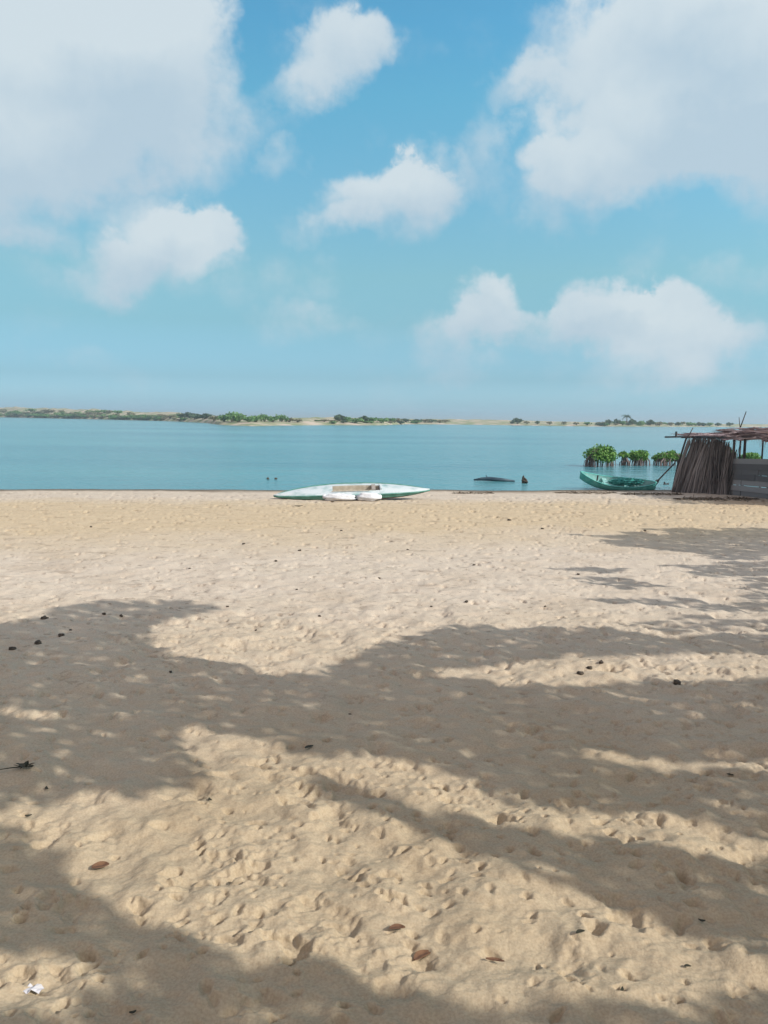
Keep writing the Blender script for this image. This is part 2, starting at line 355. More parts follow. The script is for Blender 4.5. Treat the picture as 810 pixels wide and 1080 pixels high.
    dry = ramp(nz(.9, 7), [(.3, (.52, .44, .35)), (.52, (.60, .52, .425)), (.75, (.55, .475, .38))])
    base = mix(ramp(mt('DIVIDE', mt('ADD', sp.outputs[1], mt('MULTIPLY', mt('SUBTRACT', nz(.6, 5), .5), 4)), 20), [(.2, (0, 0, 0)), (.48, (1, 1, 1))]), near, dry)
    base = mix(1, base, ramp(nz(90, 3), [(.25, (.78, .76, .74)), (.6, (1, 1, 1)), (.8, (1.06, 1.06, 1.06))]), 'MULTIPLY')
    # band of coarser, more orange sand near the water
    d = mt('SUBTRACT', sp.outputs[1], mt('MULTIPLY', sp.outputs[0], TILT))
    d = mt('ADD', d, mt('MULTIPLY', mt('SUBTRACT', nz(.5, 5), .5), 5))
    band = ramp(mt('DIVIDE', d, 30), [(.0, (0, 0, 0)), (.40, (0, 0, 0)), (.53, (1, 1, 1)), (.68, (1, 1, 1)), (.77, (0, 0, 0))])
    base = mix(mt('MULTIPLY', band, .92), base, mix(nz(2.5, 5, (.35, 1.4, 1)), (.47, .365, .235), (.57, .465, .32)))
    # dark specks: shell, husk and painted footprint shade, denser away from the camera
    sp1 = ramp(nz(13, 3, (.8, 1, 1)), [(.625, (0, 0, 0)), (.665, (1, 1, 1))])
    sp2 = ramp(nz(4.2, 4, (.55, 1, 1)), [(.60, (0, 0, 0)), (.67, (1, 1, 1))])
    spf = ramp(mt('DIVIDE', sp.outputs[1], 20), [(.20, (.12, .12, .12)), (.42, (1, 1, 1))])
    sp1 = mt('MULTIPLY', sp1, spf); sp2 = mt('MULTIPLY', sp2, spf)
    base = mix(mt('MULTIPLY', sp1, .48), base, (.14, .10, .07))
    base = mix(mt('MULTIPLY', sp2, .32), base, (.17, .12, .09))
    # damp sand along the water's edge
    h = mt('ADD', sp.outputs[2], mt('MULTIPLY', mt('SUBTRACT', nz(1.2, 5, (.3, 1, 1)), .5), .05))
    wet = ramp(mt('MULTIPLY_ADD' if False else 'MULTIPLY', mt('ADD', h, .05), 5), [(.34, (1, 1, 1)), (.62, (0, 0, 0))])
    base = mix(wet, base, (.13, .10, .072))
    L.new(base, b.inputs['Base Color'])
    bp = N.new('ShaderNodeBump'); bp.inputs['Strength'].default_value = .55; bp.inputs['Distance'].default_value = .012
    hh = mt('ADD', nz(26, 8, ro=.65), mt('MULTIPLY', nz(170, 4), .5)); L.new(hh, bp.inputs['Height']); L.new(bp.outputs[0], b.inputs['Normal'])
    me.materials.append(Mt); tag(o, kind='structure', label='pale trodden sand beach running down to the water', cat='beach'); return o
beach()

# ------------------------------------------------------------------ water
def water():
    xs = [-30000, -3000, -600, -200, -60, 60, 200, 600, 3000, 30000]; ys = [20, 60, 120, 250, 600, 1500, 5000, 30000]
    b = MB(); vs = [(x, y, 0) for y in ys for x in xs]; n = len(xs)
    b.add(vs, [(j*n+i, j*n+i+1, (j+1)*n+i+1, (j+1)*n+i) for j in range(len(ys)-1) for i in range(n-1)])
    Mt = bpy.data.materials.new('water'); Mt.use_nodes = True; N = Mt.node_tree.nodes; L = Mt.node_tree.links
    p = N['Principled BSDF']; p.inputs['Roughness'].default_value = .16; p.inputs['IOR'].default_value = 1.33
    tc = N.new('ShaderNodeTexCoord')
    def nz(sc, st, de=4):
        mp = N.new('ShaderNodeMapping'); mp.inputs['Scale'].default_value = st; L.new(tc.outputs['Object'], mp.inputs[0])
        q = N.new('ShaderNodeTexNoise'); q.inputs['Scale'].default_value = sc; q.inputs['Detail'].default_value = de; L.new(mp.outputs[0], q.inputs['Vector']); return q.outputs['Fac']
    r = N.new('ShaderNodeValToRGB'); L.new(nz(.05, (.25, 1, 1), 6), r.inputs[0]); e = r.color_ramp.elements
    e[0].position = .35; e[0].color = (.055, .20, .25, 1); e[1].position = .65; e[1].color = (.10, .30, .33, 1)
    L.new(r.outputs[0], p.inputs['Base Color'])
    a = N.new('ShaderNodeMath'); a.operation = 'MULTIPLY_ADD'; L.new(nz(.5, (.35, 1, 1), 5), a.inputs[0]); a.inputs[1].default_value = 2.2; L.new(nz(3.0, (.5, 1, 1), 4), a.inputs[2])
    bp = N.new('ShaderNodeBump'); bp.inputs['Strength'].default_value = .6; bp.inputs['Distance'].default_value = .18
    L.new(a.outputs[0], bp.inputs['Height']); L.new(bp.outputs[0], p.inputs['Normal'])
    tag(b.build('water', Mt), kind='structure', label='calm turquoise lagoon between the beach and the far shore', cat='water')
water()

# ------------------------------------------------------------------ far shore
SH = [ # photo x, distance to waterline, height of land
 (-420, 900, 8), (-120, 820, 9), (0, 700, 9.0), (60, 590, 7.6), (120, 500, 5.9), (175, 420, 4.8), (215, 330, 3.4), (232, 250, 2.4), (265, 226, 2.0), (300, 255, 2.2), (350, 285, 2.9), (400, 300, 2.2),
 (430, 380, 2.3), (480, 400, 2.6), (540, 390, 2.4), (620, 370, 1.7), (700, 410, 1.4), (760, 450, 1.3), (900, 520, 1.6), (1300, 700, 2.5)]
SHX = np.array([s[0] for s in SH], float)
def shore_D(px): return float(np.interp(px, SHX, [s[1] for s in SH]))
def shore_H(px): return float(np.interp(px, SHX, [s[2] for s in SH]))
def shore_pt(px, back):
    d = ray(px, 441); d = Vector((d.x, d.y, 0)); d /= d.y
    D = shore_D(px); H = shore_H(px); n1 = float(fbm(np.array(px/9.), np.array(back/14.), 3, 60))
    t = back/40
    prf = 0.35*min(max(t/.25, 0), 1) + .65*min(max((t-.25)/1.2, 0), 1)
    if back < 0: z = back*.05
    else: z = H*prf*(1+.5*n1) - max(0, (back-220)/60)*H
    return d*(D+back)+Vector((0, 0, z))
def far_shore():
    b = MB(); pxs = np.linspace(-420, 1300, 430); bk = [-12, 0, 3, 7, 12, 20, 30, 42, 58, 80, 120, 200, 300]
    vs = [shore_pt(p, q) for p in pxs for q in bk]; n = len(bk)
    b.add(vs, [(i*n+j, (i+1)*n+j, (i+1)*n+j+1, i*n+j+1) for i in range(len(pxs)-1) for j in range(n-1)])
    Mt = mat('shore_sand', (.50, .42, .34), .95, (.23, .26, .14), .13, 10, contrast=(.40, .56))
    tag(b.build('far_shore', Mt, smooth=True), kind='structure', label='low sandy far shore across the lagoon', cat='shore')
far_shore()

def crown_mb(rx, ry, rz, n, leaf, seed, clumps=7, zc=0.0, flat=.0, qs=(.34, .6)):
    r = random.Random(seed); b = MB(); cs = []
    for _ in range(clumps):
        v = rvec(r); k = r.uniform(.25, .72); cs.append((Vector((v.x*rx*k, v.y*ry*k, abs(v.z)*rz*k*.9+zc-flat*rz*.3)), r.uniform(*qs)))
    for _ in range(n):
        c, q = r.choice(cs); v = rvec(r)*(r.random()**.4)
        p = c + Vector((v.x*rx*q, v.y*ry*q, v.z*rz*q))
        nn = (v.normalized()+rvec(r)*.8+Vector((0, 0, .5))).normalized()
        b.leaf(p, rvec(r), nn, leaf*r.uniform(.6, 1.3), leaf*r.uniform(.3, .6))
    return b
BUSH = []
for i, (mk, nm) in enumerate((('shore_leaf', 0), ('shore_leaf_dry', 1), ('shore_leaf_dark', 2), ('shore_leaf', 3))):
    BUSH.append((crown_mb(1, .9, .62, 260, .36, 100+i, 8, zc=.38), mk))
BPROT = {}
def shore_bush(px, back, w, h, k, label, cat='bush', group='bushes along the far shore'):
    p = shore_pt(px, back); first = k not in BPROT
    if first:
        root = empty('shore_bush', p); c = BUSH[k][0].build('crown', M[BUSH[k][1]], root)
        st = MB()
        for q in range(4): a = q*1.6+k; st.tube([(0, 0, -.2), (math.cos(a)*.18, math.sin(a)*.18, .3), (math.cos(a)*.4, math.sin(a)*.4, .7)], [.05, .04, .02], 5)
        st.build('stem', M['bark'], root); BPROT[k] = root
    else: root = copy_tree(BPROT[k])
    root.location = p; root.scale = (w/2, w/2, h); root.rotation_euler = (0, 0, random.uniform(0, 6.28))
    tag(root, label, cat, group); return root
# left dune scrub
for i in range(84):
    px = 1+i*2.4+random.uniform(-2, 2)
    if 196 < px: break
    back = random.choice([2, 4, 10, 18, 30]); sc = shore_D(px)/816
    shore_bush(px, back, random.uniform(8, 15)*sc, random.uniform(2.6, 4.4)*sc, random.choice([1, 1, 0, 1, 3]), 'low olive scrub bush on the pale dune of the far shore at left', 'bush', 'scrub bushes on the far left dune')
for i in range(60):
    px = random.uniform(0, 170); sc = shore_D(px)/816
    shore_bush(px, random.uniform(1, 5), random.uniform(8, 15)*sc, random.uniform(3.0, 5.2)*sc, random.choice([0, 3, 2]), 'low green bush at the waterline of the far left shore', 'bush', 'green bushes at the far left waterline')
# spit clump
for (px, w, h, k, bk) in [(196, 18, 6.5, 2, 12), (206, 16, 6, 2, 14), (215, 20, 6.2, 2, 16), (226, 14, 6.0, 1, 12), (236, 14, 8, 0, 18), (245, 18, 11.5, 0, 20), (252, 16, 10.5, 3, 18), (262, 13, 7, 0, 20), (270, 15, 8, 3, 22), (279, 13, 9.0, 0, 24), (288, 12, 7.5, 3, 20), (297, 12, 8.5, 0, 20), (305, 11, 5.5, 1, 16), (314, 12, 4, 1, 14)]:
    sc = (shore_D(px)+bk)/816
    shore_bush(px, bk, w*1.3*sc, h*sc, k, 'rounded green bush in the thick clump behind the sandy spit', 'bush', 'bushes clumped behind the sandy spit')
for (px, w, h, k, bk) in [(342, 9, 3, 1, 14), (353, 9, 3, 1, 10), (358, 14, 7, 2, 18), (366, 10, 5.5, 0, 16), (375, 13, 6, 0, 8), (384, 13, 7, 2, 14), (393, 12, 6.5, 3, 14), (402, 12, 6, 0, 16), (411, 12, 5.5, 3, 14), (420, 11, 4.5, 1, 12), (428, 10, 4, 2, 14), (440, 12, 3.8, 2, 12), (448, 11, 3.6, 1, 12), (455, 10, 3.6, 2, 10), (464, 9, 2.8, 1, 10)]:
    sc = (shore_D(px)+bk)/816
    shore_bush(px, bk, w*1.35*sc, h*sc, k, 'dark green bush in the row right of the bare pinkish dune', 'bush', 'bushes right of the bare dune')
for (px, w, h, k, bk) in [(546, 14, 6.2, 2, 10), (540, 6, 3, 2, 9), (556, 8, 3, 1, 9), (567, 7, 3.5, 2, 9), (580, 9, 3.2, 1, 9), (595, 8, 3.6, 1, 9), (608, 8, 3.2, 1, 8), (620, 9, 4, 0, 9), (632, 9, 3.6, 1, 9),
                          (642, 10, 6, 2, 12), (651, 9, 6.5, 2, 14), (657, 8, 5.5, 0, 10), (667, 12, 6.5, 2, 14), (676, 11, 5.5, 0, 12), (686, 12, 6, 2, 14), (696, 10, 4.2, 1, 10), (708, 10, 3.8, 1, 10), (716, 10, 4, 2, 10), (727, 9, 4.2, 0, 10), (738, 10, 4, 2, 10), (749, 9, 4, 0, 10), (758, 9, 3.6, 2, 10), (770, 9, 4, 2, 10)]:
    sc = (shore_D(px)+bk)/816
    lab = 'isolated dark bush in the middle of the far shore' if px == 546 else ('dark bush near the far palm tree on the right shore' if 640 <= px <= 690 else 'small hazy bush along the far right shore')
    gr = None if px == 546 else ('bushes around the far palm' if 640 <= px <= 690 else 'small bushes along the far right shore')
    shore_bush(px, bk, w*sc, h*sc, k, lab, 'bush', gr)
for i in range(46):
    px = random.choice([random.uniform(330, 470), random.uniform(560, 790), random.uniform(630, 700)]); bk = random.uniform(4, 34); sc = (shore_D(px)+bk)/816
    shore_bush(px, bk, random.uniform(5, 15)*sc, random.uniform(1.6, 3.6)*sc, random.choice([0, 1, 1, 2, 3]), 'low spreading bush between taller bushes on the far shore', 'bush', 'low spreading bushes on the far shore')
# lone palm
def far_palm():
    p = shore_pt(661, 14); D = (shore_D(661)+14)/816; Hh = 9.0*D
    r = empty('palm_tree', p); b = MB(); b.tube([(0, 0, -.5), (.15, 0, Hh*.5), (.0, 0, Hh)], [.28, .22, .18], 8); b.build('trunk', M['bark'], r)
    c = MB()
    for k in range(15):
        a = k*2.4; l = random.uniform(2.0, 2.6)*1.2; up = random.uniform(-.1, 1.0); pts = []
        for t in range(6):
            q = t/5; pts.append(Vector((math.cos(a)*l*q, math.sin(a)*l*q, Hh+l*(up*q-1.0*q*q))))
        for t in range(5):
            d = pts[t+1]-pts[t]
            for sgn in (-1, 1):
                for g in range(2):
                    sd = Vector((-math.sin(a), math.cos(a), -.5))*sgn; c.leaf(pts[t]+d*(g*.5)+sd*.28, (sd+d*.8), (0, 0, 1), .9, .22)
    c.build('crown', M['shore_leaf_dark'], r); tag(r, 'lone palm tree standing above the bushes of the far right shore', 'palm tree')
far_palm()

# ------------------------------------------------------------------ mangroves
def mangrove(px0, px1, pytop, pybase, seed, label, Y=None, n=1100, under=.23):
    base = at_z((px0+px1)/2, pybase, 0)
    if Y: base = at_y((px0+px1)/2, 450, Y); base.z = 0
    sc = base.y/816; w = (px1-px0)*sc; h = (pybase-pytop)*sc
    r = empty('mangrove', base)
    c = crown_mb(w*.50, w*.42, h*(1-under)*.60, int(n*1.9), .18, seed, 30, zc=h*(under+.12), qs=(.24, .5))
    c.build('crown', M['mangrove_leaf'], r); rs = random.Random(seed)
    for q in range(int(7+w*7)):
        x = rs.uniform(-.44, .44)*w; y = rs.uniform(-.35, .35)*w; b = MB(); sg = rs.uniform(-.3, .3)
        x *= .95; b.tube([(x+sg, y+rs.uniform(-.15, .15), -.25), (x+sg*.75, y, h*.2), (x*.8+sg*.2, y*.8, h*.42), (x*.55, y*.6, h*.62)], [.028, .03, .034, .03], 5)
        for _ in range(2):
            s2 = rs.uniform(-.3, .3); z0 = rs.uniform(.25, .45)*h
            b.tube([(x*.85, y*.85, z0), (x*.85+s2*.7, y*.9, z0*.75), (x*.85+s2, y+.05, -.2)], [.022, .02, .018], 4)
        b.build('root', M['mangrove_root'], r)
    tag(r, label, 'mangrove', 'mangroves standing in the shallow water'); return r
mangrove(614, 654, 462, 492, 1, 'largest and leftmost mangrove bush in the water behind the green boat', n=2000)
mangrove(651, 664, 474, 491, 2, 'small low mangrove sapling between the large and the middle mangrove', n=260, under=.5)
mangrove(661, 686, 469, 491, 3, 'middle mangrove bush in the water, round and separate', n=1100)
mangrove(688, 722, 470, 491, 4, 'mangrove bush partly hidden by the left end of the hut', n=1300)
mangrove(752, 776, 467, 489, 5, 'mangrove bush seen through the gap under the hut roof beside the reed wall', n=900)
mangrove(778, 802, 472, 490, 6, 'mangrove bush seen through the hut opening above the planks', n=900)

# ------------------------------------------------------------------ canoes
def hull_loft(L, beam, depth, sheer0, sheer1, rocker0, rocker1, tilt_fine=2.0, nseg=40, stern_full=0.0):
    """sections along x; returns list of (x, halfbeam, z_gunwale, z_keel)"""
    out = []
    for i in range(nseg+1):
        t = -1+2*i/nseg; a = abs(t)
        hb = beam*.5*max(1-a**tilt_fine, 0)**.8 + .012
        if t > 0 and stern_full: hb = beam*.5*(max(1-a**(tilt_fine+2*stern_full), 0)**.7)+.012
        zg = depth + (sheer0*a**2.2 if t < 0 else sheer1*a**2.2)
        zk = (rocker0*a**3 if t < 0 else rocker1*a**3)
        out.append((t*L/2, hb, zg, min(zk, zg-.03)))
    return out
def canoe_parts(root, sec, mats, deck=None, cockpit=(-.38, .42), inset=.18, wall=.025, waterline=.45):
    hull, rim, dk, ins = MB(), MB(), MB(), MB(); K = 9
    rows = []; L2 = sec[-1][0]
    for (x, hb, zg, zk) in sec:
        row = []
        for k in range(-K, K+1):
            u = k/K; yy = hb*math.sin(abs(u)**.75*math.pi/2)*(1 if u > 0 else -1); zz = zk+(zg-zk)*(abs(u)**2.4)
            row.append((x, yy, zz))
        rows.append(row)
    n = 2*K+1
    for i in range(len(sec)-1):
        for k in range(n-1):
            um = abs((k+.5)-K)/K; zc = um**2.4
            hull.add([rows[i][k], rows[i+1][k], rows[i+1][k+1], rows[i][k+1]], [(0, 1, 2, 3)], 0 if zc > waterline else 1)
    hull.build('hull', [mats['side'], mats['bottom']], root, smooth=False)
    # rim rails along both gunwales
    for sg in (-1, 1):
        rim.tube([(x, sg*hb, zg+.004) for (x, hb, zg, zk) in sec], .022, 6)
    rim.build('gunwale', mats['rim'], root, smooth=True)
    # deck ring with open cockpit, and the inside skin below it
    for i in range(len(sec)-1):
        (xa, ha, ga, ka), (xb, hb, gb, kb) = sec[i], sec[i+1]
        inside = deck is None or (cockpit[0]*L2 <= xa and xb <= cockpit[1]*L2)
        cam_ = .05
        if inside:
            if deck:
                for sg in (-1, 1):
                    p = [(xa, sg*ha, ga-.002), (xb, sg*hb, gb-.002), (xb, sg*max(hb-inset, .05), gb+cam_*.7), (xa, sg*max(ha-inset, .05), ga+cam_*.7)]
                    dk.add(p, [(0, 1, 2, 3)]); ia, ib = max(ha-inset, .05), max(hb-inset, .05)
                    ins.add([(xa, sg*ia, ga+cam_*.7), (xb, sg*ib, gb+cam_*.7), (xb, sg*ib*.8, gb*.35), (xa, sg*ia*.8, ga*.35)], [(0, 1, 2, 3)])
                ins.add([(xa, -ia*.8, ga*.35), (xb, -ib*.8, gb*.35), (xb, ib*.8, gb*.35), (xa, ia*.8, ga*.35)], [(0, 1, 2, 3)])
            else:
                for k in range(n-1):
                    q = []
                    for (r_, s_) in ((rows[i], sec[i]), (rows[i+1], sec[i+1])):
                        for kk in (k, k+1):
                            x, y, z = r_[kk]; fy = max(1-wall/max(s_[1], .03), .2); q.append((x, y*fy, z+wall*(1-abs(kk-K)/K)))
                    ins.add([q[0], q[2], q[3], q[1]], [(0, 3, 2, 1)])
        else:
            q = 6
            for k in range(q):
                def P(x, h, g, u): return (x, h*u, g-.002+cam_*(1-u*u))
                ua, ub = -1+2*k/q, -1+2*(k+1)/q
                dk.add([P(xa, ha, ga, ua), P(xb, hb, gb, ua), P(xb, hb, gb, ub), P(xa, ha, ga, ub)], [(0, 1, 2, 3)])
    if dk.v: dk.build('deck', mats['deck'], root)
    if ins.v: ins.build('interior', mats['inside'], root)

def boat1():
    L = 4.45
    a = at(299, 526.5); b = at(438, 527.5); a = a; c = (a+b)/2
    ctr = at(371, 527); ctr.y += .30; ctr.z = ground(ctr.x, ctr.y)
    r = empty('canoe', ctr); sec = hull_loft(L*1.02, .90, .235, -.15, -.09, .05, .13, 2.2)
    canoe_parts(r, sec, dict(side=M['green_paint'], bottom=M['red_paint'], rim=M['green_paint'], deck=M['white_paint'], inside=M['tan_wood']), deck=True, cockpit=(-.28, .38), inset=.25)
    b = MB(); b.box((.62, 0, .275), (.055, 0, 0), (0, .20, 0), (0, 0, .02)); b.build('thwart', M['grey_wood'], r)
    b = MB(); b.box((.84, 0, .285), (.025, 0, 0), (0, .18, 0), (0, 0, .035)); b.build('coaming', M['white_paint'], r)
    b = MB(); b.tube([(-.6, -.26, .29), (.5, -.26, .29)], .014, 6); b.build('rail', M['tan_wood'], r)
    r.rotation_euler = (R(17), R(-1.7), R(4)); r.location.z += .06
    tag(r, 'white decked canoe with green sides lying tilted on the sand at the water edge', 'canoe')
    # two white sacks leaning on it
    for (px, py, sx, sz, sd, lab) in ((358, 528.3, .44, .115, 4, 'lumpy white sack under the middle of the white canoe, left one of two'), (388, 528.6, .34, .125, 9, 'smoother white sack under the white canoe, right one of two')):
        p = at(px, py); q = MB(); q.blob((0, 0, sz*.8), (sx, .22, sz), sd, 20, 12, .16, fr=2.2)
        o = q.build('sack', M['sack'], smooth=True, loc=(p.x, p.y+.10, p.z)); tag(o, lab, 'sack', 'white sacks by the canoe')
        k = MB(); k.blob((sx*.97*(-1 if sd == 4 else 1), 0, sz*.9), (.06, .05, .07), sd+1, 8, 6, .3); k.build('tied_end', M['sack'], o, smooth=True)
boat1()

def boat2():
    c = at(650, 516.5); c.z = ground(c.x, c.y)
    sc = c.y/816; L = 80*sc
    r = empty('rowing_boat', c); sec = hull_loft(L, .92, .27, .30, .10, .30, .08, 2.3)
    canoe_parts(r, sec, dict(side=M['teal_paint'], bottom=M['teal_paint'], rim=M['teal_paint'], inside=M['cyan_inside'], deck=None), deck=None)
    for x in (-.45, .30):
        b = MB(); b.box((x, 0, .21), (.08, 0, 0), (0, .40, 0), (0, 0, .014)); b.build('seat', M['cyan_inside'], r)
    b = MB(); b.tube([(-.80, -.10, .30), (-.80, -.10, .52)], .03, 6); b.build('mooring_post', M['dark_wood'], r)
    r.rotation_euler = (R(19), R(3.5), R(-4)); r.location.z += .05
    tag(r, 'teal wooden boat with raised bow pulled up beside the hut', 'boat')
    # net heaped in it
    rp = r.location; q = MB()
    q.blob((.0, 0, 0), (.48, .27, .13), 21, 24, 12, .22, fr=2.6); q.blob((-.38, -.05, -.02), (.28, .2, .10), 22, 18, 10, .25, fr=2.6); q.blob((.42, .02, .0), (.22, .2, .10), 23, 18, 10, .25, fr=2.6)
    o = q.build('fishing_net', M['net'], loc=(rp.x+.35, rp.y-.06, rp.z+.27)); tag(o, 'bundle of teal fishing net heaped in the right half of the teal boat', 'fishing net')
    # oar
    a = at_y(686, 515, rp.y-.1); t = at_y(712, 488, rp.y+.2)
    o = MB(); d = (t-a); o.tube([(0, 0, 0), d*.5, d], [.032, .03, .028], 7); oo = empty('oar', a)
    o.build('shaft', M['dark_wood'], oo, smooth=True)
    bl = MB(); dn = d.normalized(); sd = Vector((dn.z, 0, -dn.x)); bl.add([-dn*.05-sd*.03, dn*.05-sd*.075, dn*.38-sd*.07, dn*.5-sd*.02, dn*.5+sd*.02, dn*.38+sd*.07, dn*.05+sd*.075, -dn*.05+sd*.03], [tuple(range(8))])
    bo = bl.build('blade', M['dark_wood'], oo); so_ = bo.modifiers.new('s', 'SOLIDIFY'); so_.thickness = .05; so_.offset = 0
    tag(oo, 'dark oar leaning up at the right end of the teal boat', 'oar')
    # log under bow
    p = at(633, 515.3); q = MB(); q.tube([(-.26, .03, .10), (-.1, 0, .12), (.1, .01, .11), (.26, .04, .10)], [.09, .12, .115, .10], 10)
    o = q.build('log', M['dark_wood'], loc=(p.x, p.y+.1, p.z-.01)); tag(o, 'short dark log propping the bow of the teal boat', 'log')
    p = at(701, 514.8); q = MB(); q.blob((0, 0, .07), (.16, .12, .10), 31, 10, 8, .3); q.tube([(.02, 0, .1), (-.03, 0, .26)], [.05, .03], 6); q.blob((.12, .03, .12), (.07, .06, .07), 32, 8, 6, .3)
    o = q.build('driftwood_stump', M['dark_wood'], loc=p); tag(o, 'small dark driftwood stump on the sand between the oar and the hut', 'driftwood')
boat2()

# floating log and rock
def small_things():
    p = at_z(521, 507.6, 0); sc = p.y/816; l = 43*sc
    q = MB(); q.tube([(-l/2, 0, .05), (-l*.3, .03, .09), (-.1*l, .0, .10), (.15*l, -.05, .07), (.5*l, -.12, .02)], [.03, .07, .09, .085, .04], 8)
    r = q.build('floating_log', M['wet_wood'], smooth=True, loc=p); tag(r, 'long dark log lying half afloat in the shallows right of the white canoe', 'log')
    k = MB(); k.tube([(-.15*l, 0, .1), (-.2*l, .05, .26)], [.03, .012], 6); k.build('branch_stub', M['wet_wood'], r)
    p = at(553, 514.3); p.z = max(p.z, 0); q = MB(); q.blob((0, 0, .07), (.14, .12, .12), 41, 12, 8, .3); q.blob((-.06, 0, .17), (.05, .05, .12), 42, 8, 6, .3)
    tag(q.build('rock', M['dark_stone'], loc=p), 'small dark pointed rock at the water edge between the floating log and the teal boat', 'rock')
    for (px, py, sd) in ((282.5, 513, 51), (291, 513, 52)):
        p = at(px, py); p.z = max(p.z, 0); q = MB(); q.blob((0, 0, .02), (.06, .06, .05), sd, 10, 7, .3)
        tag(q.build('rock', M['dark_stone'], loc=p), 'tiny dark rock at the water edge left of the white canoe', 'rock', 'pair of tiny rocks left of the canoe')
small_things()

def wrack(px0, px1, py, label, n=150, wid=.3):
    a = at(px0, py); b = at(px1, py); q = MB(); c = (a+b)/2
    for _ in range(n):
        t = random.random(); p = a.lerp(b, t)+Vector((0, random.gauss(0, wid)*(1-abs(2*t-1)**2), 0)); p.z = ground(p.x, p.y)+random.uniform(.0, .02)
        d = Vector((random.uniform(-1, 1), random.uniform(-.5, .5), random.uniform(-.1, .25)))
        q.leaf(p-c, d, (random.uniform(-.4, .4), random.uniform(-.4, .4), 1), random.uniform(.08, .28), random.uniform(.015, .05))
    tag(q.build('seaweed_strand', M['seaweed'], loc=c), label, 'seaweed', 'lines of dried seaweed')
wrack(478, 520, 520.5, 'thin dark line of dried seaweed on the sand right of the white canoe')
wrack(585, 650, 520, 'dark line of dried seaweed and twigs below the bow of the teal boat', 260, .4)
wrack(655, 720, 521.5, 'dark line of dried seaweed between the teal boat and the hut', 320, .4)
wrack(712, 800, 526.5, 'dark trail of twigs and seaweed along the foot of the hut', 560, .4)

